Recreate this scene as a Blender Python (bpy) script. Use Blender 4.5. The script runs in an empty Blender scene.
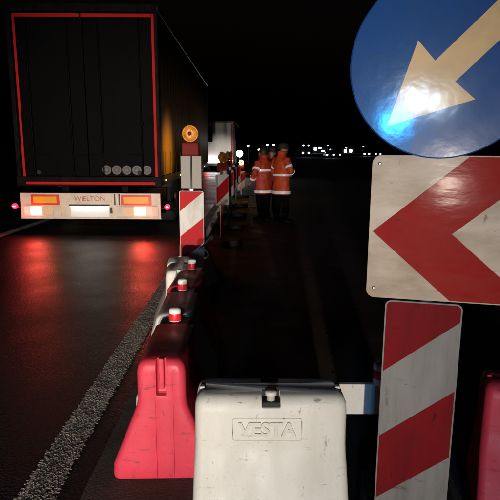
import bpy, bmesh, math, random
from mathutils import Vector, Matrix, noise
R = math.radians
random.seed(7)
scn = bpy.context.scene
COL = scn.collection

# ------------------------------------------------------------------ camera
cam_d = bpy.data.cameras.new('camera')
cam = bpy.data.objects.new('camera', cam_d); COL.objects.link(cam)
cam.location = (0, 0, 1.55)
cam.rotation_euler = (Matrix.Rotation(R(90 - 10.886), 4, 'X') @ Matrix.Rotation(R(0.3), 4, 'Z')).to_euler()
cam_d.sensor_width = 36.0
cam_d.lens = 36.0 * 520 / 500
cam_d.clip_start = 0.05; cam_d.clip_end = 5000
scn.camera = cam

# ------------------------------------------------------------------ world, moon-dark sky, headlamps behind the camera
wd = bpy.data.worlds.new('World'); scn.world = wd; wd.use_nodes = True
nt = wd.node_tree; nt.nodes.clear()
wo = nt.nodes.new('ShaderNodeOutputWorld'); wb = nt.nodes.new('ShaderNodeBackground'); sk = nt.nodes.new('ShaderNodeTexSky')
sk.sky_type = 'NISHITA'; sk.sun_disc = False; sk.sun_elevation = R(-3.6); sk.sun_rotation = R(150); sk.altitude = 100
wb.inputs['Strength'].default_value = 0.06
nt.links.new(sk.outputs[0], wb.inputs[0]); nt.links.new(wb.outputs[0], wo.inputs[0])

def spot(name, loc, aim, power, color, cone, blend, radius):
    d = bpy.data.lights.new(name, 'SPOT'); d.energy = power; d.color = color
    d.spot_size = R(cone); d.spot_blend = blend; d.shadow_soft_size = radius
    o = bpy.data.objects.new(name, d); COL.objects.link(o); o.location = loc
    o.rotation_euler = (Vector(aim) - Vector(loc)).to_track_quat('-Z', 'Y').to_euler()
    return o
def point(name, loc, power, color, radius):
    d = bpy.data.lights.new(name, 'POINT'); d.energy = power; d.color = color; d.shadow_soft_size = radius
    o = bpy.data.objects.new(name, d); COL.objects.link(o); o.location = loc
    return o
# low-beam headlamps of the vehicle parked behind the photographer, and its roof beacon (mirrored in the blue sign)
HL = (1.0, 0.875, 0.73)
spot('headlamp', (-0.22, -8.0, 0.84), (-1.30, 6.0, 1.00), 4300, HL, 31, 1.0, 0.08)
spot('headlamp', (-1.45, -8.0, 0.84), (-2.25, 6.0, 0.85), 5200, HL, 25, 1.0, 0.08)
point('roof_beacon_white', (-1.12, -8.3, 2.64), 210, (0.66, 0.86, 1.0), 0.14)
point('roof_beacon_white', (-0.62, -8.3, 2.54), 100, (0.66, 0.86, 1.0), 0.12)
point('roof_beacon_blue', (-1.48, -8.3, 2.16), 560, (0.02, 0.36, 1.0), 0.20)

vs = scn.view_settings
vs.view_transform = 'Standard'; vs.look = 'None'; vs.gamma = 1.0; vs.use_curve_mapping = False
vs.exposure = 0.0
scn.render.engine = 'CYCLES'
scn.cycles.use_denoising = True
scn.cycles.sample_clamp_indirect = 6.0
scn.cycles.max_bounces = 6

# ------------------------------------------------------------------ materials
MATS = {}
def mat(name, base=(.5,.5,.5), rough=.5, metal=0., emit=None, es=0., coat=0., coat_r=.1, bump=0., bscale=30.,
        dirt=None, dscale=6., damt=.5, spec=.5, rvar=0., trans=0., bdist=0.01, stretch=None, detail=4., scuff=None, sscale=25., sthr=.66):
    if name in MATS: return MATS[name]
    m = bpy.data.materials.new(name); m.use_nodes = True; MATS[name] = m
    n = m.node_tree.nodes; L = m.node_tree.links; p = n['Principled BSDF']
    p.inputs['Base Color'].default_value = (*base, 1); p.inputs['Roughness'].default_value = rough
    p.inputs['Metallic'].default_value = metal; p.inputs['Specular IOR Level'].default_value = spec
    p.inputs['Coat Weight'].default_value = coat; p.inputs['Coat Roughness'].default_value = coat_r
    if trans: p.inputs['Transmission Weight'].default_value = trans
    if emit:
        p.inputs['Emission Color'].default_value = (*emit, 1); p.inputs['Emission Strength'].default_value = es
    tc = n.new('ShaderNodeTexCoord'); src = tc.outputs['Object']
    if stretch:
        mp = n.new('ShaderNodeMapping'); mp.inputs['Scale'].default_value = stretch
        L.new(src, mp.inputs[0]); src = mp.outputs[0]
    if dirt:
        t = n.new('ShaderNodeTexNoise'); t.inputs['Scale'].default_value = dscale; t.inputs['Detail'].default_value = 8; t.inputs['Roughness'].default_value = .65
        L.new(src, t.inputs['Vector'])
        r = n.new('ShaderNodeValToRGB'); r.color_ramp.elements[0].position = .42; r.color_ramp.elements[1].position = .72
        r.color_ramp.elements[0].color = (0,0,0,1); r.color_ramp.elements[1].color = (damt,)*3 + (1,)
        L.new(t.outputs[0], r.inputs[0])
        x = n.new('ShaderNodeMixRGB'); x.inputs[1].default_value = (*base, 1); x.inputs[2].default_value = (*dirt, 1)
        L.new(r.outputs[0], x.inputs[0]); L.new(x.outputs[0], p.inputs['Base Color'])
        if scuff:                                                          # scrapes, splashes and specks
            last = x.outputs[0]
            for k, (sc_, st_) in enumerate(((sscale, (1, 1, .25)), (sscale*1.3, (.3, .3, 1.2)), (sscale*5, (1, 1, 1)))):
                mp2 = n.new('ShaderNodeMapping'); mp2.inputs['Scale'].default_value = st_; mp2.inputs['Location'].default_value = (k*3.1, k*1.7, k*.9); L.new(tc.outputs['Object'], mp2.inputs[0])
                t2 = n.new('ShaderNodeTexNoise'); t2.inputs['Scale'].default_value = sc_; t2.inputs['Detail'].default_value = 9; t2.inputs['Roughness'].default_value = .72; L.new(mp2.outputs[0], t2.inputs['Vector'])
                r2 = n.new('ShaderNodeValToRGB'); r2.color_ramp.elements[0].position = sthr; r2.color_ramp.elements[1].position = sthr+.06
                r2.color_ramp.elements[0].color = (0,0,0,1); r2.color_ramp.elements[1].color = (.75,)*3+(1,); L.new(t2.outputs[0], r2.inputs[0])
                x2 = n.new('ShaderNodeMixRGB'); x2.inputs[2].default_value = (*scuff, 1); L.new(last, x2.inputs[1]); L.new(r2.outputs[0], x2.inputs[0]); last = x2.outputs[0]
            L.new(last, p.inputs['Base Color'])
    if rvar:
        t = n.new('ShaderNodeTexNoise'); t.inputs['Scale'].default_value = dscale*1.7; t.inputs['Detail'].default_value = 5
        L.new(src, t.inputs['Vector'])
        mr = n.new('ShaderNodeMapRange'); mr.inputs[1].default_value = .3; mr.inputs[2].default_value = .7
        mr.inputs[3].default_value = max(.03, rough-rvar); mr.inputs[4].default_value = min(1, rough+rvar)
        L.new(t.outputs[0], mr.inputs[0]); L.new(mr.outputs[0], p.inputs['Roughness'])
    if bump:
        t = n.new('ShaderNodeTexNoise'); t.inputs['Scale'].default_value = bscale; t.inputs['Detail'].default_value = detail
        L.new(src, t.inputs['Vector'])
        b = n.new('ShaderNodeBump'); b.inputs['Strength'].default_value = bump; b.inputs['Distance'].default_value = bdist
        L.new(t.outputs[0], b.inputs['Height']); L.new(b.outputs[0], p.inputs['Normal'])
        if coat: L.new(b.outputs[0], p.inputs['Coat Normal'])
    return m

def asphalt():
    m = bpy.data.materials.new('wet_asphalt'); m.use_nodes = True
    n = m.node_tree.nodes; L = m.node_tree.links; p = n['Principled BSDF']
    tc = n.new('ShaderNodeTexCoord')
    def noise(s, d=6, r=.6):
        t = n.new('ShaderNodeTexNoise'); t.inputs['Scale'].default_value = s; t.inputs['Detail'].default_value = d; t.inputs['Roughness'].default_value = r
        L.new(tc.outputs['Object'], t.inputs['Vector']); return t.outputs[0]
    a = noise(.55); g = noise(140, 3)
    r = n.new('ShaderNodeValToRGB'); r.color_ramp.elements[0].color = (.010,.0095,.0095,1); r.color_ramp.elements[1].color = (.036,.034,.033,1)
    r.color_ramp.elements[0].position = .3; r.color_ramp.elements[1].position = .75
    mx = n.new('ShaderNodeMath'); mx.operation = 'ADD'
    h = n.new('ShaderNodeMath'); h.operation = 'MULTIPLY'; h.inputs[1].default_value = .6; L.new(g, h.inputs[0])
    h2 = n.new('ShaderNodeMath'); h2.operation = 'MULTIPLY'; h2.inputs[1].default_value = .4; L.new(a, h2.inputs[0])
    L.new(h.outputs[0], mx.inputs[0]); L.new(h2.outputs[0], mx.inputs[1]); L.new(mx.outputs[0], r.inputs[0]); L.new(r.outputs[0], p.inputs['Base Color'])
    w = noise(.8, 5); mr = n.new('ShaderNodeMapRange'); mr.inputs[1].default_value = .35; mr.inputs[2].default_value = .65
    mr.inputs[3].default_value = .27; mr.inputs[4].default_value = .46; L.new(w, mr.inputs[0]); L.new(mr.outputs[0], p.inputs['Roughness'])
    b = n.new('ShaderNodeBump'); b.inputs['Strength'].default_value = .55; b.inputs['Distance'].default_value = .004
    v = n.new('ShaderNodeTexVoronoi'); v.inputs['Scale'].default_value = 75; L.new(tc.outputs['Object'], v.inputs['Vector'])
    L.new(v.outputs[0], b.inputs['Height']); L.new(b.outputs[0], p.inputs['Normal'])
    MATS['asphalt'] = m; return m
asphalt()
def soil():
    m = mat('soil', (.022,.018,.014), .75, dirt=(.05,.042,.032), dscale=3, damt=.8, bump=.8, bscale=26, bdist=.03, rvar=.2); return m
soil()
mat('milled', (.06,.052,.044), .8, dirt=(.12,.105,.088), dscale=1.6, damt=.9, bump=.6, bscale=130, bdist=.005, rvar=.18, spec=.22, detail=8.)

mat('red_plastic', (.56,.038,.068), .5, spec=.3, scuff=(.15,.03,.035), sthr=.595, dirt=(.30,.03,.035), dscale=5, damt=.35, bump=.18, bscale=60, bdist=.003, rvar=.12)
mat('white_plastic', (.62,.60,.54), .5, spec=.3, scuff=(.13,.11,.085), sthr=.615, dirt=(.40,.36,.28), dscale=3.2, damt=.45, bump=.16, bscale=60, bdist=.003, rvar=.12, stretch=(1.6,1.6,.5))
mat('dark_plastic', (.02,.02,.022), .5)
mat('rubber', (.018,.018,.018), .8, bump=.4, bscale=40, bdist=.004)
mat('cap_red', (.66,.02,.03), .35); mat('cap_white', (.78,.76,.70), .4)
mat('sign_white', (.47,.385,.295), .5, scuff=(.14,.09,.06), sthr=.62, spec=.25, dirt=(.24,.165,.10), dscale=4.5, damt=.95, coat=.02, coat_r=.12, bump=.2, bscale=8, bdist=.004, rvar=.1, stretch=(.6,.6,1.6))
mat('sign_red', (.26,.010,.008), .6, scuff=(.10,.012,.01), sthr=.62, spec=.06, dirt=(.24,.03,.025), dscale=5.5, damt=.7, coat=.02, coat_r=.12, bump=.2, bscale=8, bdist=.004, rvar=.1, stretch=(.6,.6,1.6))
mat('sign_blue', (.003,.054,.21), .4, scuff=(.03,.06,.12), sthr=.64, spec=.1, dirt=(.02,.06,.16), dscale=4, damt=.7, coat=.65, coat_r=.11, bump=.16, bscale=9, bdist=.004, rvar=.08, stretch=(1,1,1))
mat('sign_arrow', (.68,.45,.21), .4, spec=.1, dirt=(.40,.28,.16), dscale=6, damt=.6, coat=.65, coat_r=.11, bump=.16, bscale=9, bdist=.004)
mat('beacon_white', (.64,.61,.56), .6, scuff=(.12,.1,.08), sthr=.65, spec=.2, dirt=(.24,.21,.17), dscale=5, damt=.8, bump=.1, bscale=30, bdist=.003, stretch=(1.5,1.5,.35))
mat('beacon_red', (.46,.008,.012), .6, spec=.15, dirt=(.22,.02,.02), dscale=5, damt=.7, bump=.1, bscale=30, bdist=.003, stretch=(1.5,1.5,.35))
mat('grimy_white', (.21,.20,.185), .6, scuff=(.07,.06,.05), sthr=.61, spec=.2, dirt=(.12,.11,.095), dscale=5, damt=.95, bump=.12, bscale=26, bdist=.004, stretch=(1.8,1.8,.3))
mat('grimy_red', (.17,.006,.008), .6, scuff=(.05,.006,.006), sthr=.61, spec=.06, dirt=(.09,.006,.008), dscale=5, damt=.9, bump=.12, bscale=26, bdist=.004, stretch=(1.5,1.5,.5))
mat('panel_back', (.15,.135,.115), .5, metal=.3, dirt=(.16,.15,.14), dscale=5, damt=.6)
mat('galvanised', (.36,.37,.38), .42, metal=.85, dirt=(.2,.2,.2), dscale=14, damt=.6)
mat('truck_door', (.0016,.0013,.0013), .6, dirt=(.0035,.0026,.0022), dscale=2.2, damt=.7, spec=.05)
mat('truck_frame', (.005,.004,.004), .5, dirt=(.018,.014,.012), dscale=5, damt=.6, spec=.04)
mat('truck_steel', (.04,.04,.042), .4, metal=.5)
mat('tape_red', (.54,.012,.010), .6, spec=.08, dirt=(.5,.02,.02), dscale=9, damt=.5)
mat('curtain', (.13,.08,.022), .65, spec=.1, dirt=(.13,.08,.03), dscale=2, damt=.7, bump=.4, bscale=2.2, bdist=.03, stretch=(1,1,.3))
mat('tail_panel', (.78,.62,.48), .4, dirt=(.45,.36,.28), dscale=7, damt=.6)
mat('plate_white', (.88,.88,.86), .3)
mat('reflector_orange', (1.0,.40,.03), .35)
mat('indicator', (.95,.62,.36), .3)
mat('reflector_border', (.80,.05,.03), .35)
mat('letter_red', (.55,.14,.14), .4)
mat('sticker', (.10,.09,.085), .5); mat('sticker_ring', (.035,.03,.03), .5)
mat('tail_red', (.6,.01,.01), .25, emit=(1,.02,.015), es=30)
mat('tail_hot', (.9,.3,.25), .25, emit=(1,.10,.06), es=42)
mat('marker_red', (.6,.01,.02), .25, emit=(1,.01,.03), es=6)
mat('marker_hot', (.9,.3,.3), .25, emit=(1,.10,.14), es=30)
mat('marker_amber', (.7,.3,.02), .3, emit=(1,.55,.08), es=7)
mat('amber_lens', (.62,.22,.012), .3, emit=(1,.36,.03), es=.10, bump=.8, bscale=45, bdist=.01, dirt=(.12,.04,.005), dscale=16, damt=.9)
mat('amber_unlit', (.22,.08,.01), .3)
mat('amber_lit', (.8,.35,.02), .25, emit=(1,.45,.06), es=22)
mat('lamp_box', (.15,.014,.012), .6, spec=.1)
mat('paint_line', (.50,.46,.39), .7, dirt=(.05,.046,.04), dscale=6, damt=1, scuff=(.03,.028,.025), sthr=.56, bump=.8, bscale=50, bdist=.006)
mat('lane_paint', (.62,.60,.56), .6, dirt=(.10,.09,.08), dscale=4, damt=.8)
mat('paint_lump', (.22,.20,.165), .7, spec=.1, dirt=(.03,.027,.023), dscale=9, damt=1)
mat('hivis', (.60,.065,.012), .6, dirt=(.40,.05,.015), dscale=7, damt=.8, bump=.7, bscale=9, bdist=.02)
mat('hivis_red', (.42,.035,.012), .6, dirt=(.25,.03,.015), dscale=7, damt=.8, bump=.7, bscale=9, bdist=.02)
mat('reflective_band', (.95,.94,.92), .3)
mat('dark_cloth', (.002,.002,.0025), .9, spec=.1); mat('skin', (.30,.17,.12), .55); mat('hair', (.02,.014,.01), .6)
mat('helmet_grey', (.03,.022,.02), .6)
mat('van_white', (.70,.68,.66), .4, dirt=(.4,.38,.35), dscale=2, damt=.5)
mat('van_dark', (.02,.02,.022), .3)
mat('glass_dark', (.01,.01,.012), .1)
mat('flood_white', (.9,.9,.9), .3, emit=(.9,.95,1), es=80)
mat('plate_glow', (.9,.9,.9), .3, emit=(1,.97,.9), es=5)
mat('flood_soft', (.9,.9,.9), .3, emit=(.95,.97,1), es=14)
mat('lamp_white', (.9,.9,.9), .3, emit=(.85,.92,1), es=22)
mat('lamp_dim', (.8,.8,.8), .3, emit=(.75,.85,1), es=5)
mat('lamp_yellow', (.9,.8,.3), .3, emit=(1,.72,.15), es=7)
mat('concrete', (.2,.2,.19), .8)
mat('car_paint', (.03,.03,.035), .3)

# ------------------------------------------------------------------ mesh helpers
def link(name, me, m, parent=None, smooth=False):
    o = bpy.data.objects.new(name, me); COL.objects.link(o)
    if m: me.materials.clear(); me.materials.append(MATS[m])
    if smooth:
        for f in me.polygons: f.use_smooth = True
    if parent: o.parent = parent
    return o
def obj(name, bm, m, parent=None, smooth=False):
    me = bpy.data.meshes.new(name); bmesh.ops.recalc_face_normals(bm, faces=bm.faces); bm.to_mesh(me); bm.free()
    return link(name, me, m, parent, smooth)
def empty(name, loc=(0,0,0), rz=0):
    o = bpy.data.objects.new(name, None); COL.objects.link(o); o.location = loc; o.rotation_euler = (0,0,rz); o.empty_display_size = .1
    return o
def tag(o, label, cat, group=None):
    o['label'] = label; o['category'] = cat
    if group: o['group'] = group
    return o
def struct(o): o['kind'] = 'structure'; return o
def new(): return bmesh.new()
def add_box(bm, c, s, bev=0., seg=2):
    r = bmesh.ops.create_cube(bm, size=1, matrix=Matrix.Translation(c) @ Matrix.Diagonal((*s, 1)))
    if bev:
        es = list({e for v in r['verts'] for e in v.link_edges})
        bmesh.ops.bevel(bm, geom=es, offset=bev, segments=seg, affect='EDGES', profile=.5)
    return bm
def box(c, s, bev=0., seg=2): return add_box(new(), c, s, bev, seg)
def add_cyl(bm, a, b, r1, r2=None, n=16):
    a, b = Vector(a), Vector(b); d = b - a; r2 = r1 if r2 is None else r2
    q = d.to_track_quat('Z', 'Y').to_matrix().to_4x4()
    bmesh.ops.create_cone(bm, cap_ends=True, segments=n, radius1=r1, radius2=r2, depth=d.length, matrix=Matrix.Translation((a+b)/2) @ q)
    return bm
def cyl(a, b, r1, r2=None, n=16): return add_cyl(new(), a, b, r1, r2, n)
def add_lathe(bm, prof, n=24, M=Matrix()):
    rings = []
    for r, z in prof:
        rings.append([bm.verts.new(M @ Vector((r*math.cos(2*math.pi*i/n), r*math.sin(2*math.pi*i/n), z))) for i in range(n)])
    for a, b in zip(rings, rings[1:]):
        for i in range(n): bm.faces.new((a[i], a[(i+1)%n], b[(i+1)%n], b[i]))
    bm.faces.new(rings[0][::-1]); bm.faces.new(rings[-1]); return bm
def add_tube(bm, pts, rad, n=8):
    pts = [Vector(p) for p in pts]; rings = []
    for i, p in enumerate(pts):
        d = (pts[min(i+1, len(pts)-1)] - pts[max(i-1, 0)]).normalized()
        q = d.to_track_quat('Z', 'Y'); r = rad[i] if isinstance(rad, (list, tuple)) else rad
        rings.append([bm.verts.new(p + q @ Vector((r*math.cos(2*math.pi*k/n), r*math.sin(2*math.pi*k/n), 0))) for k in range(n)])
    for a, b in zip(rings, rings[1:]):
        for k in range(n): bm.faces.new((a[k], a[(k+1)%n], b[(k+1)%n], b[k]))
    bm.faces.new(rings[0][::-1]); bm.faces.new(rings[-1]); return bm
def rrect(w, h, r, n=5):
    out = []
    for cx, cy, a0 in ((w/2-r, h/2-r, 0), (-w/2+r, h/2-r, 90), (-w/2+r, -h/2+r, 180), (w/2-r, -h/2+r, 270)):
        for i in range(n+1):
            a = R(a0 + 90*i/n); out.append((cx + r*math.cos(a), cy + r*math.sin(a)))
    return out
def add_plate(bm, poly, y0, y1):            # polygon in local x,z extruded from y0 (front) to y1
    f = [bm.verts.new((x, y0, z)) for x, z in poly]; b = [bm.verts.new((x, y1, z)) for x, z in poly]
    bm.faces.new(f); bm.faces.new(b[::-1]); k = len(poly)
    for i in range(k): bm.faces.new((f[i], b[i], b[(i+1)%k], f[(i+1)%k]))
    return bm
def clip(poly, cp):                         # Sutherland-Hodgman against convex counter-clockwise cp
    out = list(poly)
    for i in range(len(cp)):
        a, b = cp[i], cp[(i+1)%len(cp)]; inp, out = out, []
        def side(p): return (b[0]-a[0])*(p[1]-a[1]) - (b[1]-a[1])*(p[0]-a[0])
        for j in range(len(inp)):
            p, q = inp[j], inp[(j+1)%len(inp)]; sp, sq = side(p), side(q)
            if sp >= 0: out.append(p)
            if (sp >= 0) != (sq >= 0):
                t = sp/(sp-sq); out.append((p[0]+t*(q[0]-p[0]), p[1]+t*(q[1]-p[1])))
        if not out: return []
    return out
def bake(o, mods):                          # evaluate modifiers into a plain mesh
    mods(o); bpy.context.view_layer.update()
    me = bpy.data.meshes.new_from_object(o.evaluated_get(bpy.context.evaluated_depsgraph_get()))
    o.modifiers.clear(); old = o.data; o.data = me; bpy.data.meshes.remove(old); return o
def text_mesh(body, size, ext, bev=0., name='lettering', off=0.):
    c = bpy.data.curves.new('t', 'FONT'); c.body = body; c.size = size; c.extrude = ext; c.bevel_depth = bev; c.align_x = 'CENTER'; c.align_y = 'CENTER'; c.resolution_u = 3; c.offset = off
    t = bpy.data.objects.new('t', c); COL.objects.link(t); bpy.context.view_layer.update()
    me = bpy.data.meshes.new_from_object(t.evaluated_get(bpy.context.evaluated_depsgraph_get()))
    bpy.data.objects.remove(t); bpy.data.curves.remove(c); me.name = name
    me.transform(Matrix.Rotation(R(90), 4, 'X')); return me
def copy_tree(o, parent=None):
    c = o.copy(); COL.objects.link(c); c.parent = parent
    for ch in list(o.children): copy_tree(ch, c)
    return c

# ------------------------------------------------------------------ ground
def sheet(x0, x1, y0, y1, z, nx=1, ny=1):
    bm = new(); v = [[bm.verts.new((x0+(x1-x0)*i/nx, y0+(y1-y0)*j/ny, z)) for i in range(nx+1)] for j in range(ny+1)]
    for j in range(ny):
        for i in range(nx): bm.faces.new((v[j][i], v[j][i+1], v[j+1][i+1], v[j+1][i]))
    return bm
struct(obj('ground', sheet(-1190, 1190, -60, 1890, -.06), 'soil'))
struct(obj('road', sheet(-9.5, 4.2, -40, 420, 0.0), 'asphalt'))
struct(obj('milled_lane', sheet(-.76, 4.2, -40, 420, .004), 'milled'))
# worn edge line right of the running lane: thin paint sheet with a crust of rough agglomerate lumps
line = struct(obj('edge_line', sheet(-1.045, -.88, -4, 120, .004), 'paint_line'))
bm = new(); rnd = random.Random(3)
for i in range(9000):
    y = 1.6 + 7.5*rnd.random()**1.35; x = -.962 + max(-.088, min(.088, rnd.gauss(0, .05)))
    if rnd.random() < .35*(0.5+0.5*math.sin(y*9+x*23)): continue
    r = rnd.uniform(.003, .0075); h = rnd.uniform(.0008, .003); n = rnd.choice((5, 6)); a0 = rnd.random()*6
    lo = [bm.verts.new((x+r*rnd.uniform(.8,1.5)*math.cos(a0+6.283*k/n), y+r*rnd.uniform(.7,1.2)*math.sin(a0+6.283*k/n), .003)) for k in range(n)]
    hi = [bm.verts.new((v.co.x*.45+x*.55+rnd.uniform(-.002,.002), v.co.y*.45+y*.55, .004+h*rnd.uniform(.7,1.1))) for v in lo]
    for k in range(n): bm.faces.new((lo[k], lo[(k+1)%n], hi[(k+1)%n], hi[k]))
    bm.faces.new(hi)
lumps = obj('marking_crust', bm, 'paint_lump', line); lumps['kind'] = 'stuff'
struct(obj('lane_line', sheet(-4.62, -4.44, -4, 160, .004), 'lane_paint'))
# stones and clods scattered over the dark works side
bm = new()
for i in range(900):
    x, y = rnd.uniform(-.3, 4.0), 2.2 + 16*rnd.random()**1.5; r = rnd.uniform(.003, .012)
    bmesh.ops.create_icosphere(bm, subdivisions=1, radius=r, matrix=Matrix.Translation((x, y, r*.5)) @ Matrix.Diagonal((1, rnd.uniform(.6,1.3), rnd.uniform(.5,.9), 1)))
g = obj('loose_grit', bm, 'soil'); g['kind'] = 'stuff'; tag(g, 'loose dark grit scattered over the works side of the road', 'grit')

# ------------------------------------------------------------------ water-filled barriers
BW_TOP, BW_BASE, BL, BH = .112, .240, .62, .60; ZK = .60/.63
def barrier_body(socket):
    prof = [(0, BW_BASE-.02, BL/2-.02), (.012, BW_BASE-.004, BL/2-.004), (.03, BW_BASE, BL/2), (.085, BW_BASE-.004, BL/2), (.14, .215, BL/2-.002), (.25, .172, BL/2-.004), (.34, .138, BL/2-.006),
            (.385, .121, BL/2-.008), (.425, .1135, BL/2-.009), (.57, BW_TOP, BL/2-.010), (.60, BW_TOP-.006, BL/2-.012), (.617, BW_TOP-.017, BL/2-.019), (.627, BW_TOP-.033, BL/2-.029), (.63, BW_TOP-.05, BL/2-.042)]
    bm = new(); rings = []
    for z, hw, hl in prof:
        rings.append([bm.verts.new((x, y, z*ZK)) for x, y in rrect(2*hw, 2*hl, min(.032, hw*.6), 5)])
    n = len(rings[0])
    for a, b in zip(rings, rings[1:]):
        for i in range(n): bm.faces.new((a[i], a[(i+1)%n], b[(i+1)%n], b[i]))
    bm.faces.new(rings[0][::-1]); bm.faces.new(rings[-1]); bmesh.ops.recalc_face_normals(bm, faces=bm.faces)
    me = bpy.data.meshes.new('body'); bm.to_mesh(me); bm.free()
    o = bpy.data.objects.new('tmp', me); COL.objects.link(o)
    cut = new()
    for s in (-1, 1):
        add_box(cut, (0, s*(BL/2), .565), (.046, .10, .27), .006, 1)       # coupling slot in each end
        if not socket: add_box(cut, (s*(BW_TOP), 0, .61), (.15, .074, .10), .004, 1)    # filler notch in each long side
        for k in (-.026, .056): add_box(cut, (k, s*(BL/2+.014), .22), (.004, .05, .7))
    cut2 = box((0, BL/2, .66), (.30, .17, .17)); cm2 = bpy.data.meshes.new('cut2'); cut2.to_mesh(cm2); cut2.free(); c2 = bpy.data.objects.new('cut2', cm2); COL.objects.link(c2)
    bmesh.ops.recalc_face_normals(cut, faces=cut.faces)
    cm = bpy.data.meshes.new('cut'); cut.to_mesh(cm); cut.free(); c = bpy.data.objects.new('cut', cm); COL.objects.link(c)
    def mods(o):
        b = o.modifiers.new('b', 'BOOLEAN'); b.object = c; b.operation = 'DIFFERENCE'; b.solver = 'EXACT'
        if socket: b = o.modifiers.new('b2', 'BOOLEAN'); b.object = c2; b.operation = 'DIFFERENCE'; b.solver = 'EXACT'
        v = o.modifiers.new('v', 'BEVEL'); v.width = .004; v.segments = 2; v.limit_method = 'ANGLE'; v.angle_limit = R(40)
    bake(o, mods); bpy.data.objects.remove(c); bpy.data.objects.remove(c2); me = o.data; bpy.data.objects.remove(o)
    for f in me.polygons: f.use_smooth = True
    try: me.set_sharp_from_angle(angle=R(35))
    except Exception: pass
    me.name = 'body'; return me
BODY = {}
for k in (True, False):
    BODY['red_plastic', k] = barrier_body(k); BODY['white_plastic', k] = BODY['red_plastic', k].copy()
def pin_meshes():
    bm = add_lathe(new(), [(.030,0),(.034,.004),(.034,.085),(.031,.094),(.022,.1)], 20); w = bpy.data.meshes.new('pin'); bm.to_mesh(w); bm.free()
    bm = new(); n = 20
    a = add_lathe(bm, [(.0352,.030),(.0358,.034),(.0358,.066),(.0352,.070)], n); b = bpy.data.meshes.new('band'); bm.to_mesh(b); bm.free()
    return w, b
PIN, BAND = pin_meshes()
def barrier(loc, rz, colour, label, pin=True, group=None, name=None):
    o = empty('red_road_barrier' if colour == 'red' else 'white_road_barrier', loc, rz)
    m = colour + '_plastic'
    link('body', BODY[m, pin], m, o)
    for s in (-1, 1):                                                     # coupling tongue standing in the end slot
        obj('coupling_tongue', box((0, s*(BL/2-.034), .53), (.026, .022, .15), .006), m, o)
        obj('foot_pad', box((0, s*.2, .006), (.30, .1, .012)), 'rubber', o)
    if 0: obj('grip', add_tube(new(), [(0,-.07,BH-.012),(0,-.055,BH+.012),(0,.055,BH+.012),(0,.07,BH-.012)], .011, 8), 'dark_plastic', o, True)
    if pin:
        obj('coupling_block', box((0, BL/2-.005, BH-.046), (.175, .15, .07), .012), 'dark_plastic', o)
        p = link('connector_pin', PIN, 'cap_white', o, True); p.location = (0, BL/2-.02, .572)
        b = link('red_band', BAND, 'cap_red', p, True)
    tag(o, label, 'barrier', group or 'plastic barriers of the lane closure'); return o

# row running away beside the lane
b0 = barrier((-.415, 2.535, 0), R(1.5), 'red', 'red plastic barrier with flared foot, nearest in the row beside the lane')
row = [(-.455, 3.20, 2, 'white', 'white plastic barrier directly behind the nearest red one'),
       (-.475, 3.85, -1, 'red', 'red plastic barrier, second red one in the row beside the lane'),
       (-.60, 4.34, 7, 'white', 'white plastic barrier pushed out left of the row, just before the tall beacon'),
       (-.635, 5.75, -2, 'white', 'white plastic barrier just behind the tall beacon with amber lamp'),
       (-.69, 6.5, 1, 'red', 'red plastic barrier in the row behind the tall beacon'),
       ]
for x, y, a, c, lab in row: barrier((x, y, 0), R(a), c, lab, pin='pushed out' not in lab)
# near crosswise barrier with moulded name
vb = barrier((.085, 1.985, 0), R(90.5), 'white', 'white plastic barrier with raised VESTA lettering in the foreground', pin=False)
tm = text_mesh('VESTA', .078, .0035, .0015, 'moulded_lettering', .0012)
t = link('moulded_lettering', tm, 'white_plastic', vb); t.rotation_euler = (0, 0, R(-90)); t.location = (-BW_TOP-.0035, .015, .472); 
# barrier local -x faces the camera after the quarter turn
fr = new(); P = rrect(.272, .094, .010, 3)
add_tube(fr, [(x, 0, z) for x, z in P] + [(P[0][0], 0, P[0][1])], .0022, 6)
f = obj('moulded_frame', fr, 'white_plastic', vb, True); f.rotation_euler = (0, 0, R(-90)); f.location = (-BW_TOP-.0022, .015, .472)
fc = obj('filler_cap', add_lathe(new(), [(.017,0),(.017,.02),(.023,.022),(.023,.036),(.019,.040)], 20), 'white_plastic', vb, True); fc.location = (-.072, 0, .578); obj('notch_shade_base', box((-.066, 0, .568), (.066, .070, .022), .004), 'rubber', vb); obj('notch_shade_back', box((-.034, 0, .580), (.012, .072, .044), .003), 'rubber', vb)  # black blocks added in the notch to put shade behind the filler cap
barrier((1.30, 2.02, 0), R(72), 'red', 'red plastic barrier half out of frame right of the striped sign post', pin=False)
# white board between them
bd = empty('barrier_board', (.52, 2.17, 0))
obj('board', box((0, 0, .457), (.36, .025, .145), .004), 'white_plastic', bd)
for x in (-.14, .13): obj('leg', box((x, .022, .25), (.035, .018, .48), .003), 'galvanised', bd)
for x in (-.14, .13): obj('foot', box((x, .0, .012), (.06, .26, .024), .004), 'rubber', bd)
tag(bd, 'short white board standing behind the lettered barrier, left of the sign post', 'board')
p = link('connector_pin', PIN, 'cap_white', bd, True); p.location = (.065, 0, .5295 - .002); link('red_band', BAND, 'cap_red', p, True)

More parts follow.
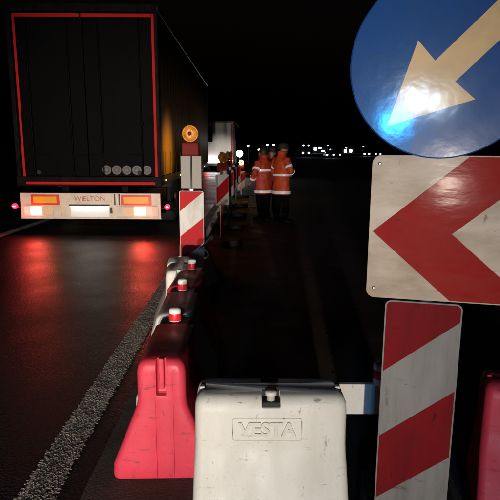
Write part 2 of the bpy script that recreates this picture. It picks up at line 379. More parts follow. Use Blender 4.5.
# ------------------------------------------------------------------ beacons and signs
def striped_panel(parent, w, h, z0, name='panel', white='beacon_white', red='beacon_red', pitch=.52, phase=0., slope=.82, y=0., thick=.018, up=1):
    pl = rrect(w, h, .022, 5); pn = obj(name, add_plate(new(), pl, 0, thick), white, parent); pn.location = (0, y, z0+h/2)
    cp = rrect(w-.010, h-.010, .018, 5); k = -4
    while k < 9:
        zb = -h/2 + phase + k*pitch; s = slope*w/2*up
        q = clip([(-w, zb-s*2), (w, zb+s*2), (w, zb+s*2+pitch/2), (-w, zb-s*2+pitch/2)], cp)
        if len(q) > 2:
            st = obj('red_stripe', add_plate(new(), q, -.0016, .002), red, pn)
        k += 1
    return pn
def rubber_foot(parent):
    obj('foot', box((0, .03, .05), (.42, .62, .10), .02), 'rubber', parent)

# sign post in the foreground
yaw = R(-13)
sp = empty('direction_sign_post', (.625, 1.76, 0), yaw)
obj('post', box((0, .055, 1.10), (.05, .05, 2.20), .004), 'galvanised', sp)
obj('foot', box((0, .06, .045), (.40, .70, .09), .02), 'rubber', sp)
disc = obj('blue_disc', add_lathe(new(), [(.296,-.004),(.30,-.002),(.30,.006),(.296,.008)], 72, Matrix.Rotation(R(90), 4, 'X')), 'sign_blue', sp); disc.location = (0, 0, 1.825)
ar = []
def ax(al, ac):                                                            # along / across the arrow, in disc radii
    d = Vector((-1, -1)).normalized(); n_ = Vector((-1, 1)).normalized(); c = Vector((.04, -.04)); q = c + d*al + n_*ac; return (q.x*.30, q.y*.30)
obj('white_arrow', add_plate(new(), [ax(.86,0), ax(.03,.44), ax(.05,.155), ax(-.86,.155), ax(-.86,-.155), ax(.05,-.155), ax(.03,-.44)], -.0098, -.006), 'sign_arrow', disc)
cw, chh = .62, .50
cv = obj('chevron_panel', add_plate(new(), rrect(cw, chh, .028, 6), 0, .012), 'sign_white', sp); cv.location = (.098, -.004, 1.285)
cc = rrect(cw-.008, chh-.008, .024, 6)
def chev(u0, thick, top):
    L0 = -cw/2; vy = -.012
    s = .30/.26
    halves = []
    for sg in (1, -1):
        q = [(L0+u0, vy), (L0+u0+thick, vy), (L0+u0+thick+s*.4, vy+sg*.4), (L0+u0+s*.4, vy+sg*.4)]
        if sg < 0: pass
        else: q = q
        if sg < 0: q = q[::-1]
        halves.append(clip(q, cc))
    return halves
for u0 in (.012,):
    for q in chev(u0, .262, 1):
        area = sum(q[i][0]*q[(i+1)%len(q)][1]-q[(i+1)%len(q)][0]*q[i][1] for i in range(len(q)))
        if area < 0: q = q[::-1]
        obj('chevron_arm', add_plate(new(), q, -.0016, .002), 'sign_red', cv)
for px_, pz_ in ((-.285, .222), (-.285, -.215), (.285, .222), (.285, -.215)):
    obj('rivet', add_lathe(new(), [(.006,0),(.006,.002),(.003,.004)], 10, Matrix.Translation((px_, 0, pz_)) @ Matrix.Rotation(R(90), 4, 'X')), 'galvanised', cv)
lp = striped_panel(sp, .262, .95, .075, 'striped_panel', 'grimy_white', 'grimy_red', phase=.262, y=.006)
lp.location.x = -.012
for z in (1.15, 1.42, 1.75, 1.93): obj('clamp', box((0, .04, z), (.09, .05, .03), .004), 'galvanised', sp)
tag(sp, 'blue round keep-left arrow sign above a red chevron panel and striped board', 'road sign')

def beacon(loc, rz, label, top=1.10, lit=False, full=True, lens='amber_lens', pwr=0, group='striped beacons along the closure'):
    o = empty('warning_beacon', loc, rz)
    rubber_foot(o)
    if not full and top > 1: striped_panel(o, .25, .50, .655, 'striped_panel', phase=.12)
    else: striped_panel(o, .25, .90 if top > 1 else .62, .24, 'striped_panel', phase=.27)
    z = 1.145 if top > 1 else .865
    obj('post', box((0, .035, (z+.35)/2+.05), (.04, .03, z+.30), .003), 'galvanised', o)
    zl = z + (.335 if full else .06)
    if full:
        obj('upper_plate', box((.0, .012, z+.18), (.212, .012, .33), .004), 'panel_back', o)
        obj('lamp_rod', cyl((.005, -.012, z+.01), (.005, -.012, z+.36), .008), 'truck_steel', o)
    if not lens: return tag(o, label, 'beacon', group), 0
    lb = obj('lamp_housing', box((0, 0, zl+.075), (.17, .075, .13), .016), 'lamp_box', o)
    M = Matrix.Translation((0, 0, zl+.225)) @ Matrix.Rotation(R(90), 4, 'X')
    ln = obj('lamp_lens', add_lathe(new(), [(.04,-.042),(.066,-.03),(.072,-.012),(.072,.012),(.066,.03),(.04,.042)], 28, M), lens, o, False)
    bm = new()
    for k in range(6):
        a = k*math.pi/3; add_box(bm, (.062*math.cos(a), -.046, zl+.225+.062*math.sin(a)), (.03, .008, .03), .004, 1)
    obj('lens_ring', add_tube(new(), [(.074*math.cos(t*.2618), -.012, zl+.225+.074*math.sin(t*.2618)) for t in range(25)], .008, 6), lens, ln, True); bm.free()
    obj('lamp_bulb_cap', add_lathe(new(), [(.020,0),(.018,.01),(.008,.014)], 14, Matrix.Translation((0, -.044, zl+.225)) @ Matrix.Rotation(R(90), 4, 'X')), 'lamp_box', ln)
    tag(o, label, 'beacon', group); return o, zl+.225
beacon((-.598, 5.28, 0), R(-3), 'tall red-white striped beacon with round amber lamp on a red box, nearest in the row')
beacon((-.455, 8.55, 0), R(38), 'second striped beacon from the front, with a dark red lamp box', full=False, lens='amber_unlit')
_, zl = beacon((-.43, 10.3, 0), R(38), 'third striped beacon from the front, its dim amber lamp beside the trailer', full=False, lens='amber_unlit')
spot('amber_glow', (-.56, 10.3, zl-.1), (-1.6, 10.35, 1.40), 170, (1, .46, .05), 84, .9, .05)  # spot added beside the unlit lamp for the amber glow on the curtain
beacon((-.42, 12.2, 0), R(38), 'fourth striped board without a lamp, in the middle of the far row', full=False, lens=None)
beacon((-.38, 14.4, 0), R(30), 'fifth striped board without a lamp, just before the glowing lamp', full=False, lens=None)
_, zl = beacon((-.30, 17.2, 0), R(10), 'farthest striped beacon, its amber lamp glowing beside the floodlight', top=.9, full=False, lens='amber_lit')
point('amber_glow', (-.30, 17.08, zl), 6, (1, .5, .08), .06)
# cable between lamps and barriers
pts = []
for i in range(26):
    u = i/25; pts.append((-.40+.05*math.sin(u*9), 4.95-.75*u, .69 + .10*math.sin(u*6.5)**2*(1-u) - .02*u))
tag(obj('lamp_cable', add_tube(new(), pts, .008, 6), 'rubber', None, True), 'black cable looping over the barriers below the tall beacon', 'cable')

# ------------------------------------------------------------------ trailer
TX0, TX1, TY0, TY1 = -4.17, -1.60, 9.42, 20.0
tr = empty('semi_trailer', ((TX0+TX1)/2, TY0, 0))
W = TX1-TX0; hx = W/2
def tp(name, bm, m, parent=None, smooth=False): return obj(name, bm, m, parent or tr, smooth)
LEN = TY1-TY0
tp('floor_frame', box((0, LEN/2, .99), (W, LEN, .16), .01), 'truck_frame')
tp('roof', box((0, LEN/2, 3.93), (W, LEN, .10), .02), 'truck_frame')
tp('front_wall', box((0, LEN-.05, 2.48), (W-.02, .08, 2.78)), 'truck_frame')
# curtain sides: wavy sheets with thickness
for s in (-1, 1):
    bm = new(); n = 90; cols = []
    for i in range(n+1):
        y = .14 + (LEN-.26)*i/n; off = .012*math.sin(i*1.9)+.006*math.sin(i*4.3)
        cols.append([bm.verts.new((s*(hx-.02+off*1), y, 1.08)), bm.verts.new((s*(hx-.012+off*.6), y, 2.5)), bm.verts.new((s*(hx-.03), y, 3.86)),
                     bm.verts.new((s*(hx-.06), y, 3.86)), bm.verts.new((s*(hx-.06), y, 1.08))])
    for a, b in zip(cols, cols[1:]):
        for k in range(5): bm.faces.new((a[k], a[(k+1)%5], b[(k+1)%5], b[k]))
    cu = tp('side_curtain', bm, 'curtain', None, True)
    for k in range(14):
        y = .4 + k*.72
        obj('strap', box((s*(hx+.012), y, 1.28), (.008, .045, .46)), 'rubber', cu)
    tp('roof_rail', box((s*(hx-.005), LEN/2, 3.90), (.03, LEN-.02, .09), .008), 'truck_steel')
    for k in range(5):
        m_ = tp('side_marker_lamp', box((s*(hx+.004), .5+k*2.1, .985), (.02, .07, .032), .006), 'marker_amber')
# rear portal frame and doors
for s in (-1, 1): tp('rear_pillar', box((s*(hx-.035), .03, 2.42), (.074, .14, 2.90), .008), 'truck_frame')
tp('rear_header', box((0, .03, 3.90), (W-.15, .13, .13), .008), 'truck_frame')
tp('rear_sill', box((0, .02, .985), (W+.02, .16, .17), .01), 'truck_frame')
for s in (-1, 1):
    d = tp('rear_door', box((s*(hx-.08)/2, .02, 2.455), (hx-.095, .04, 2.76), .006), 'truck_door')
    for q in (.22, .80):
        rod = obj('lock_rod', cyl((s*(hx-.08)*q, -.03, 1.03), (s*(hx-.08)*q, -.03, 3.88), .014, n=10), 'truck_door', d)
        for z in (1.06, 2.0, 3.0, 3.8): obj('rod_guide', box((s*(hx-.08)*q, -.02, z), (.07, .034, .05), .006), 'truck_door', rod)
        obj('lock_handle', box((s*(hx-.08)*q - s*.12, -.035, 1.45), (.26, .014, .03), .005), 'truck_door', rod)
    for k in range(4): obj('hinge', box((s*(hx-.11), -.016, 1.3+k*.75), (.13, .03, .07), .006), 'truck_door', d)
    obj('door_stop', cyl((s*.9, -.03, 1.14), (s*.9, .0, 1.14), .035), 'rubber', d)
# red contour tape
def tape(x0, x1, z0, z1): return box(((x0+x1)/2, -.052, (z0+z1)/2), (x1-x0, .004, z1-z0))
tp('contour_tape', tape(-hx+.118, -hx+.160, 1.06, 3.80), 'tape_red'); tp('contour_tape', tape(hx-.095, hx-.053, 1.06, 3.80), 'tape_red')
tp('contour_tape', tape(-hx+.165, -.03, 3.745, 3.80), 'tape_red'); tp('contour_tape', tape(.0, hx-.10, 3.745, 3.80), 'tape_red')
tp('contour_tape', tape(-hx+.165, hx-.10, .93, .975) , 'tape_red').location = (0, -.012, 0)
for o_ in [c for c in tr.children if c.name.startswith('contour_tape')][:4]: o_.location = (0, .0, 0)
# five round stickers low on the right door
for k in range(5):
    x = -2.575 + k*.18 - (TX0+TX1)/2
    s = tp('round_sticker', add_lathe(new(), [(.082,-.001),(.082,.001)], 24, Matrix.Translation((x, -.0015, 1.185)) @ Matrix.Rotation(R(90), 4, 'X')), 'sticker')
    obj('sticker_centre', add_lathe(new(), [(.060,-.001),(.060,.001)], 24, Matrix.Translation((x, -.004, 1.185)) @ Matrix.Rotation(R(90), 4, 'X')), 'sticker_ring', s)
    obj('sticker_mark', box((x, -.0062, 1.185), (.05, .002, .045)), 'sticker', s)
# tail beam
cx = (TX0+TX1)/2
bp = tp('tail_panel', box((0, -.02, .55), (W-.04, .06, .445), .008), 'tail_panel')
def on(px0, px1, z0, z1, dy, th=.012): return box(((px0+px1)/2-cx, dy, (z0+z1)/2), (px1-px0, th, z1-z0), .003, 1)
for x0, x1 in ((-3.95, -3.44), (-2.33, -1.78)):
    bo = obj('marker_board', on(x0, x1, .558, .745, -.057), 'reflector_border', bp)
    obj('orange_field', on(x0+.045, x1-.045, .592, .712, -.066, .008), 'reflector_orange', bo)
obj('maker_board', on(-3.36, -2.50, .595, .745, -.055), 'plate_white' if 0 else 'tail_panel', bp)
tm = text_mesh('WIELTON', .125, .002, 0, 'maker_lettering'); t = link('maker_lettering', tm, 'letter_red', bp); t.location = (-2.89-cx, -.065, .672); t.scale = (1.0, 1, 1)
np_ = obj('number_plate', on(-3.24, -2.54, .345, .535, -.060), 'plate_white', bp)
for x in (-2.89,): obj('plate_lamp', on(x-.36, x+.36, .552, .574, -.10, .06), 'van_dark', np_); obj('plate_lamp_glass', on(x-.34, x+.34, .544, .552, -.10, .05), 'plate_glow', np_)
for x in (-2.44, -2.36): obj('divider', on(x-.012, x+.012, .56, .76, -.058), 'truck_steel', bp)
obj('plate_holder_edge', on(-2.53, -2.49, .41, .52, -.058), 'truck_steel', bp)
for sgn, x0, x1 in ((1, -4.06, -3.42), (-1, -2.40, -1.66)):
    cl = obj('tail_lamp_cluster', on(x0, x1, .355, .545, -.06, .03), 'tail_panel', bp)
    xm = -3.86 if sgn > 0 else -1.985
    obj('brake_lamp', on(xm-.095, xm+.095, .385, .525, -.085, .02), 'tail_hot', cl)
    xo = xm - sgn*.15; obj('tail_lamp', on(xo-.055, xo+.055, .385, .525, -.083, .02), 'tail_red', cl)
    xi = xm + sgn*.21; obj('reflex_lens', on(xi-.10, xi+.10, .385, .525, -.081, .02), 'indicator', cl)
tp('bumper_lip', box((0, -.03, .322), (W-.02, .07, .03), .006), 'tail_panel')
for s, x in ((-1, -4.26), (1, -1.50)):
    st = tp('marker_lamp_stalk', add_tube(new(), [(s*(hx-.1), .06, .50), (s*(hx-.02), .02, .50), (x-cx, -.02, .50)], .014, 8), 'rubber', None, True)
    obj('marker_lamp', add_lathe(new(), [(.03,-.03),(.05,-.02),(.05,.02),(.03,.03)], 16, Matrix.Translation((x-cx, -.03, .53)) @ Matrix.Rotation(R(90), 4, 'X')), 'marker_red', st)
    obj('marker_filament', box((x-cx, -.065, .53), (.05, .01, .022), .004, 1), 'marker_hot', st)
# running gear
for s in (-.55, .55): tp('chassis_rail', box((s, LEN/2-.2, .80), (.12, LEN-1, .20)), 'truck_frame')
for s in (-1, 1):
    fl = tp('mudflap', box((s*(hx-.40), 1.15, .52), (.56, .02, .5), .004), 'rubber')
    for k in range(3):
        y = 2.1 + k*1.31; x = s*(hx-.24)
        wh = tp('wheel', add_lathe(new(), [(.30,-.17),(.46,-.19),(.515,-.15),(.525,0),(.515,.15),(.46,.19),(.30,.17)], 28, Matrix.Translation((x, y, .525)) @ Matrix.Rotation(R(90), 4, 'Y')), 'rubber', None, False)
        obj('rim', add_lathe(new(), [(.29,-.1),(.285,.175),(.12,.12),(.10,.2)], 24, Matrix.Translation((x, y, .525)) @ Matrix.Rotation(s*R(90), 4, 'Y')), 'galvanised', wh)
    tp('side_guard', box((s*(hx-.04), 7.4, .62), (.03, 2.6, .14), .006), 'galvanised'); tp('side_guard', box((s*(hx-.04), 7.4, .84), (.03, 2.6, .10), .006), 'galvanised')
for k in range(3): tp('axle', cyl((-hx+.3, 2.1+k*1.31, .525), (hx-.3, 2.1+k*1.31, .525), .07), 'truck_steel')
for s in (-.5,.5): tp('landing_leg', box((s, LEN-3.0, .45), (.12, .12, .9), .006), 'truck_steel')
tag(tr, 'dark box semi-trailer outlined in red tape with lit tail lamps and WIELTON bumper', 'trailer')

# ------------------------------------------------------------------ people
def person(loc, rz, pose, jacket, label, helmet):
    o = empty('person', loc, rz)
    # skeleton joints (facing -y)
    sh, hipw = .20, .095
    dz = -.055; J = {'pelvis': ((0,0,.95),.135), 'waist': ((0,.005,1.08),.125), 'chest': ((0,.01,1.28),.145), 'neck': ((0,.0,1.47),.06), 'head0': ((0,-.03,1.56+dz),.075), 'head1': ((0,-.045,1.66+dz),.088), 'head2': ((0,-.04,1.73+dz),.06)}
    E_ = [('pelvis','waist'),('waist','chest'),('chest','neck'),('neck','head0'),('head0','head1'),('head1','head2')]
    for s, n in ((-1,'R'),(1,'L')):
        arm = pose[n]
        J['sh'+n] = ((s*.175,.01,1.37),.05); J['el'+n] = (arm[0],.048); J['wr'+n] = (arm[1],.032)
        dr = (Vector(arm[1])-Vector(arm[0])).normalized(); pm = Vector(arm[1])+dr*.055; J['pa'+n] = (tuple(pm),.036)
        E_ += [('chest','sh'+n),('sh'+n,'el'+n),('el'+n,'wr'+n),('wr'+n,'pa'+n)]
        side = dr.cross(Vector((0,1,0))).normalized() if abs(dr.y) < .9 else dr.cross(Vector((0,0,1))).normalized()
        for fi, (off, ln) in enumerate(((-.03,.075),(-.011,.09),(.010,.085),(.028,.065))):
            b = pm + side*off + dr*.02; c = b + dr*ln*.55 + Vector((0,-.008,0)); e = c + dr*ln*.35 + Vector((0,-.022,0))
            for q, pt, rr in (('a',b,.0095),('b',c,.009),('c',e,.008)): J[f'f{n}{fi}{q}'] = (tuple(pt),rr)
            E_ += [('pa'+n,f'f{n}{fi}a'),(f'f{n}{fi}a',f'f{n}{fi}b'),(f'f{n}{fi}b',f'f{n}{fi}c')]
        b = Vector(arm[1]) + dr*.03 - side*.04; e = b + dr*.045 - side*.02
        J['t'+n+'a'] = (tuple(b),.011); J['t'+n+'b'] = (tuple(e),.009); E_ += [('wr'+n,'t'+n+'a'),('t'+n+'a','t'+n+'b')]
        st = pose.get('step', .04)*s
        J['hip'+n] = ((s*hipw,0,.90),.10); J['kn'+n] = ((s*.115,-.02+st*.5,.50),.084); J['an'+n] = ((s*.125,.02+st,.09),.066); J['toe'+n] = ((s*.15,-.15+st,.045),.04)
        E_ += [('pelvis','hip'+n),('hip'+n,'kn'+n),('kn'+n,'an'+n),('an'+n,'toe'+n)]
    keys = list(J); idx = {k: i for i, k in enumerate(keys)}
    me = bpy.data.meshes.new('body'); me.from_pydata([J[k][0] for k in keys], [(idx[a], idx[b]) for a, b in E_], [])
    bo = bpy.data.objects.new('body', me); COL.objects.link(bo)
    def mods(x):
        x.modifiers.new('s', 'SKIN')
        for i, k in enumerate(keys):
            x.data.skin_vertices[0].data[i].radius = (J[k][1],)*2
        x.data.skin_vertices[0].data[0].use_root = True
        s2 = x.modifiers.new('u', 'SUBSURF'); s2.levels = 2; s2.render_levels = 2
    bake(bo, mods); bo.parent = o
    me = bo.data; me.materials.clear(); me.materials.append(MATS['dark_cloth']); me.materials.append(MATS['skin'])
    for f in me.polygons:
        f.use_smooth = True
        c = f.center
        near = min((c-Vector(pose[n][1])).length for n in 'RL')
        f.material_index = 1 if (c.z > 1.48 or near < .14 and min((c-Vector(pose[n][0])).length for n in 'RL') > .16) else 0
    # face
    hd = Vector((0,-.045,1.64+dz))
    obj('nose', add_tube(new(), [hd+Vector((0,-.085,.03)), hd+Vector((0,-.108,-.012)), hd+Vector((0,-.085,-.02))], [.008,.014,.008], 6), 'skin', bo, True)
    for s in (-1, 1):
        bm = new(); bmesh.ops.create_icosphere(bm, subdivisions=1, radius=.011, matrix=Matrix.Translation(hd+Vector((s*.033,-.08,.025)))); obj('eye', bm, 'glass_dark', bo)
        bm = new(); bmesh.ops.create_icosphere(bm, subdivisions=2, radius=.03, matrix=Matrix.Translation(hd+Vector((s*.088,.01,.0))) @ Matrix.Diagonal((.35,.7,1,1))); obj('ear', bm, 'skin', bo, True)
    obj('mouth', box(hd+Vector((0,-.086,-.048)), (.045,.008,.01), .003, 1), 'letter_red', bo)
    # hair or helmet
    if helmet:
        obj('helmet', add_lathe(new(), [(.135,0),(.125,.012),(.112,.03),(.108,.07),(.085,.115),(.045,.135),(.005,.14)], 24, Matrix.Translation((0,-.035,1.66+dz)) @ Matrix.Diagonal((.95,1.12,1,1))), helmet, o, True)
    else:
        bm = new(); bmesh.ops.create_icosphere(bm, subdivisions=3, radius=.104, matrix=Matrix.Translation((0,-.017,1.675+dz)) @ Matrix.Diagonal((.94,1.05,1.02,1)))
        bmesh.ops.delete(bm, geom=[v for v in bm.verts if v.co.z < 1.60+dz or (v.co.y < -.08 and v.co.z < 1.715+dz)], context='VERTS'); obj('hair', bm, 'hair', o, True)
    # jacket: torso loft + sleeves joined through a voxel remesh into one garment
    bm = new(); n = 28; rings = []
    T = [(.64,.222,.172),(.80,.220,.168),(.95,.215,.16),(1.08,.205,.15),(1.22,.222,.152),(1.34,.228,.145),(1.41,.19,.12),(1.455,.115,.095),(1.50,.085,.085)]
    for z, a, b in T: rings.append([bm.verts.new((a*math.cos(6.2832*i/n)*(1+.03*math.sin(3*i+z*9)), .01+b*math.sin(6.2832*i/n)*(1+.03*math.sin(2*i+z*14)), z)) for i in range(n)])
    for A, B in zip(rings, rings[1:]):
        for i in range(n): bm.faces.new((A[i],A[(i+1)%n],B[(i+1)%n],B[i]))
    bm.faces.new(rings[0][::-1]); bm.faces.new(rings[-1])
    for s, k in ((-1,'R'),(1,'L')):
        e, w = Vector(pose[k][0]), Vector(pose[k][1]); s0 = Vector((s*.165,.01,1.385))
        add_tube(bm, [s0, s0.lerp(e,.5)+Vector((0,.008,0)), e, e.lerp(w,.5), e.lerp(w,.93)], [.095,.088,.076,.068,.056], 14)
    bmesh.ops.recalc_face_normals(bm, faces=bm.faces); me = bpy.data.meshes.new('jacket'); bm.to_mesh(me); bm.free()
    jo = bpy.data.objects.new('jacket', me); COL.objects.link(jo)
    def jm(x):
        r = x.modifiers.new('r', 'REMESH'); r.mode = 'VOXEL'; r.voxel_size = .016
        q = x.modifiers.new('q', 'SMOOTH'); q.iterations = 4; q.factor = .5
    bake(jo, jm); jo.parent = o; jo.data.materials.clear(); jo.data.materials.append(MATS[jacket])
    for v in jo.data.vertices:
        q = v.co*7 + Vector((loc[0]*9, 0, 0)); v.co += v.normal*(.016*noise.noise(q) + .010*noise.noise(Vector((v.co.x*9, v.co.y*9, v.co.z*22))))
    for f in jo.data.polygons: f.use_smooth = True
    obj('collar', add_lathe(new(), [(.09,0),(.098,.03),(.098,.085),(.084,.085),(.078,0)], 20, Matrix.Translation((0,.005,1.475))), jacket, jo, True)
    # reflective bands
    def band(z, h, a, b, i0=0, i1=36):
        bm = new(); N = 36; A = []; 
        for i in range(i0, i1+1):
            t = 6.2832*i/N; A.append([bm.verts.new((x*math.cos(t), .01+y*math.sin(t), zz)) for x, y, zz in ((a,b,z-h/2),(a,b,z+h/2),(a-.02,b-.02,z+h/2),(a-.02,b-.02,z-h/2))])
        for p_, q_ in zip(A, A[1:]):
            for k in range(4): bm.faces.new((p_[k],p_[(k+1)%4],q_[(k+1)%4],q_[k]))
        if i1-i0 < 36: bm.faces.new(A[0]); bm.faces.new(A[-1][::-1])
        obj('reflective_band', bm, 'reflective_band', jo)
    for z, h, a, b, i0, i1 in pose['bands']: band(z, h, a, b, i0, i1)
    for s, k in ((-1,'R'),(1,'L')):
        e, w = Vector(pose[k][0]), Vector(pose[k][1]); s0 = Vector((s*.165,.01,1.385))
        for p0, p1, u, r in ((s0, e, .62, .088), (e, w, .55, .072)):
            c = p0.lerp(p1, u); d = (p1-p0).normalized()
            obj('sleeve_band', cyl(c-d*.025, c+d*.025, r+.004, r, 16), 'reflective_band', jo)
    for s in (-1, 1):
        obj('boot', add_tube(new(), [(s*.125,.03+pose.get('step',.04)*s,.22),(s*.125,.03+pose.get('step',.04)*s,.07),(s*.14,-.09+pose.get('step',.04)*s,.05),(s*.15,-.19+pose.get('step',.04)*s,.045)], [.062,.06,.052,.038], 10), 'rubber', bo, True)
    tag(o, label, 'person', 'roadworkers standing in the closed lane'); o.scale = (.95, .95, .93 + .05*(loc[0] > .6)); return o
BND = [(.70,.058,.242,.192,0,36),(1.20,.05,.240,.172,0,36)]
person((.285, 11.6, 0), R(222), {'R': ((-.30,.03,1.14),(-.22,-.18,1.02)), 'L': ((.31,.05,1.13),(.27,-.12,.93)), 'bands': BND}, 'hivis_red',
       'left worker in orange jacket with pale bands, back turned beside the beacons', None)
person((.665, 11.1, 0), R(122), {'R': ((-.30,-.02,1.14),(-.10,-.22,1.13)), 'L': ((.32,.02,1.13),(.13,-.2,1.07)), 'bands': [(.69,.062,.242,.192,0,36),(1.06,.045,.232,.172,0,36)]}, 'hivis',
       'right worker in brighter orange jacket, arms bent, at the edge of the dark', 'helmet_grey')
person((.50, 12.6, 0), R(20), {'R': ((-.29,.05,1.13),(-.27,.0,.88)), 'L': ((.29,.05,1.13),(.27,-.02,.88)), 'bands': BND}, 'hivis_red',
       'worker half hidden behind and between the two front workers', 'helmet_grey')

# ------------------------------------------------------------------ far works truck, floodlight, traffic and lamps
wt = empty('works_truck', (-2.25, 38, 0))
obj('box_body', box((0, 2.2, 2.05), (2.05, 4.4, 2.95), .05), 'van_white', wt)
dr = obj('rear_door', box((.02, -.012, 2.05), (1.70, .03, 2.7), .02), 'van_white', wt)
obj('door_window', box((-.62, -.03, 2.65), (.34, .02, 1.1), .1), 'glass_dark', dr)
obj('edge_tape', box((.93, -.014, 2.0), (.09, .02, 2.8)), 'tape_red', wt)
obj('roof_rim', box((0, -.01, 3.50), (2.15, .10, .10), .02), 'panel_back', wt)
obj('roof_bracket', add_tube(new(), [(1.0,-.02,3.5),(1.25,-.05,3.42),(1.4,-.05,3.1)], .04, 8), 'panel_back', wt)
obj('chassis', box((0, 3.2, .52), (1.9, 6.2, .2)), 'van_dark', wt); obj('cab', box((0, 5.6, 1.55), (2.0, 1.9, 2.0), .15), 'van_white', wt)
obj('bumper', box((0, -.08, .50), (2.0, .14, .22), .03), 'van_dark', wt)
for s in (-1, 1):
    obj('tail_lamp', box((s*.90, -.165, .72), (.16, .05, .18), .02), 'tail_hot', wt)
    for y in (1.0, 5.4): obj('wheel', add_lathe(new(), [(.2,-.12),(.38,-.13),(.41,0),(.38,.13),(.2,.12)], 20, Matrix.Translation((s*.85, y, .41)) @ Matrix.Rotation(R(90), 4, 'Y')), 'rubber', wt)
wl = obj('work_lamp', box((-.62, -.2, .78), (.34, .06, .24), .02), 'flood_soft', wt)
wl2 = obj('work_lamp', box((-.22, -.2, .78), (.34, .06, .24), .02), 'flood_soft', wt)
tag(wt, 'white box truck with red edge tape parked far ahead behind the beacons', 'truck')

fl = empty('floodlight', (-.62, 30, 0))
obj('mast', cyl((0,0,.25), (0,0,1.32), .025), 'galvanised', fl)
for k in range(3): obj('tripod_leg', cyl((0,0,.55), (.42*math.cos(k*2.094+.5), .42*math.sin(k*2.094+.5), .012), .016), 'galvanised', fl)
hd = obj('lamp_head', add_lathe(new(), [(.10,-.12),(.20,-.06),(.215,.03),(.20,.035)], 24, Matrix.Translation((0,0,1.34)) @ Matrix.Rotation(R(90), 4, 'X')), 'van_dark', fl)
obj('lamp_glass', add_lathe(new(), [(.19,.036),(.16,.05),(.08,.06)], 24, Matrix.Translation((0,0,1.34)) @ Matrix.Rotation(R(90), 4, 'X')), 'flood_white', hd)
spot('added_truck_spot', (-.75, 30.1, 1.3), (-2.0, 38, 1.2), 1900, (1,.93,.85), 24, 1.0, .1)  # added spot brightening the truck's rear; the lamp head faces the other way
tag(fl, 'blazing white floodlight on a tripod right of the box truck', 'floodlight')

def lamp_post(x, y, h, m, label, r=.16):
    o = empty('street_lamp', (x, y, -.06))
    obj('pole', cyl((0,0,0), (0,0,h), .09, .05, 8), 'galvanised', o); obj('arm', cyl((0,0,h), (0,-1.0,h+.15), .04, n=6), 'galvanised', o)
    bm = new(); bmesh.ops.create_icosphere(bm, subdivisions=2, radius=1, matrix=Matrix.Translation((0,-1.15,h+.06)) @ Matrix.Diagonal((r, r*1.3, r*.7, 1)))
    obj('lamp_head', bm, m, o, True); tag(o, label, 'street lamp', 'distant lights'); return o
def vehicle(x, y, kind, label, m='lamp_white', r=.16):
    o = empty('oncoming_truck' if kind == 'truck' else 'oncoming_car', (x, y, -.06))
    if kind == 'truck':
        w = 2.4; obj('cab', box((0, 1, 1.75), (w, 2, 2.5), .12), 'car_paint', o); obj('trailer_body', box((0, 6.5, 2.2), (w, 8.6, 3.0), .06), 'car_paint', o)
        zl = .95; hgt = [(zl, .70), (2.75, .62)]; obj('windscreen', box((0, -.01, 2.1), (2.0, .04, .8), .02), 'glass_dark', o)
    else:
        w = 1.75; obj('lower_body', box((0, 2.1, .62), (w, 4.2, .62), .12), 'car_paint', o); obj('cabin', box((0, 2.3, 1.15), (w*.82, 2.2, .55), .16), 'glass_dark', o)
        hgt = [(.68, .66)]
    for z, hx_ in hgt:
        for s in (-1, 1):
            obj('headlamp', add_lathe(new(), [(r*.6,-.05),(r,-.02),(r,.02),(r*.6,.05)], 14, Matrix.Translation((s*hx_, -.05, z)) @ Matrix.Rotation(R(90), 4, 'X')), m if z < 1 else 'lamp_dim', o)
    for s in (-1, 1):
        for y_ in ((.9, 3.3) if kind == 'car' else (.9, 9.5)):
            rr = .32 if kind == 'car' else .5
            obj('wheel', add_lathe(new(), [(rr*.6,-.1),(rr,-.1),(rr,.1),(rr*.6,.1)], 16, Matrix.Translation((s*(w/2-.12), y_, rr)) @ Matrix.Rotation(R(90), 4, 'Y')), 'rubber', o)
    tag(o, label, 'truck' if kind == 'truck' else 'car', 'oncoming traffic in the distance'); return o
vehicle(13.6, 130, 'truck', 'distant oncoming truck with four bright lamps, beside the workers', r=.22)
vehicle(16.6, 110, 'car', 'distant oncoming car with lit headlamps, right of the far truck', r=.17)
vehicle(19.0, 116, 'car', 'second distant oncoming car, dimmer, beside the first', 'lamp_dim', r=.15)
vehicle(33.0, 150, 'car', 'distant oncoming car just left of the blue sign edge', 'lamp_white', r=.22)
vehicle(36.2, 150, 'car', 'distant oncoming car partly behind the chevron panel edge', 'lamp_dim', r=.22)
lamp_post(-.28, 61, 2.0, 'lamp_dim', 'dim white lamp right of the floodlight', .15)
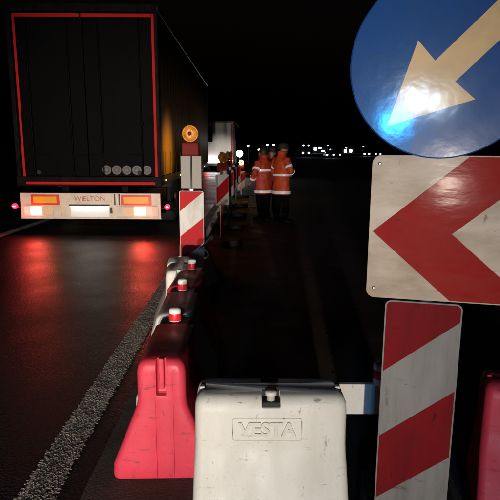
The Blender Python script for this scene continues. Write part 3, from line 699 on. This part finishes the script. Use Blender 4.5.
lamp_post(.74, 46, 1.56, 'lamp_yellow', 'small yellow lamp just above the left worker', .13)
lamp_post(2.2, 71, 2.25, 'lamp_dim', 'left of two small white lamps above the workers', .15)
lamp_post(3.05, 71, 2.25, 'lamp_dim', 'right of two small white lamps above the workers', .15)
for i, (x, y, h, m) in enumerate(((31, 300, 3.6, 'lamp_dim'), (45, 310, 4.4, 'lamp_dim'), (49.5, 330, 2.1, 'lamp_dim'), (70, 330, 4.0, 'lamp_dim'), (54, 300, 3.0, 'lamp_dim'))):
    lamp_post(x, y, h, m, ['faint lamp above the distant oncoming truck', 'faint lamp above the first lit building', 'lowest faint lamp between the two lit buildings', 'faint lamp right of the gabled building', 'faint lamp just left of the gabled building'][i], .45)
def building(x, y, w, h, gable, wins, label):
    o = empty('lit_building', (x, y, -.06))
    obj('wall', box((0, 3, h/2), (w, 6, h)), 'concrete', o)
    bm = new()
    if gable:
        v = [bm.verts.new(p) for p in ((-w/2-.3,-.3,h),(w/2+.3,-.3,h),(0,-.3,h+2.2),(-w/2-.3,6.3,h),(w/2+.3,6.3,h),(0,6.3,h+2.2))]
        for f in ((0,1,2),(5,4,3),(0,2,5,3),(1,4,5,2),(0,3,4,1)): bm.faces.new([v[i] for i in f])
    else: add_box(bm, (0, 3, h+.15), (w+.6, 6.6, .3))
    obj('roof', bm, 'car_paint', o)
    for wx, wz, ww, wh, m in wins:
        f = obj('window_frame', box((wx, -.03, wz), (ww+.2, .08, wh+.2)), 'car_paint', o); obj('pane', box((wx, -.08, wz), (ww, .04, wh)), m, f)
    tag(o, label, 'building', 'lit buildings in the distance'); return o
building(39, 300, 7, 3.6, False, [(-2.2,2.4,1.6,1.5,'lamp_white'),(.2,2.9,1.8,.8,'lamp_dim'),(2.2,1.2,1.6,1.0,'lamp_white')], 'low distant building with bright windows, right of the far truck')
building(62.6, 340, 8, 3.0, True, [(-1.7,1.3,1.6,1.6,'lamp_white'),(1.7,1.3,1.6,1.6,'lamp_white'),(0,3.6,2.0,1.0,'lamp_white')], 'distant gabled building with three lit windows below the blue sign')
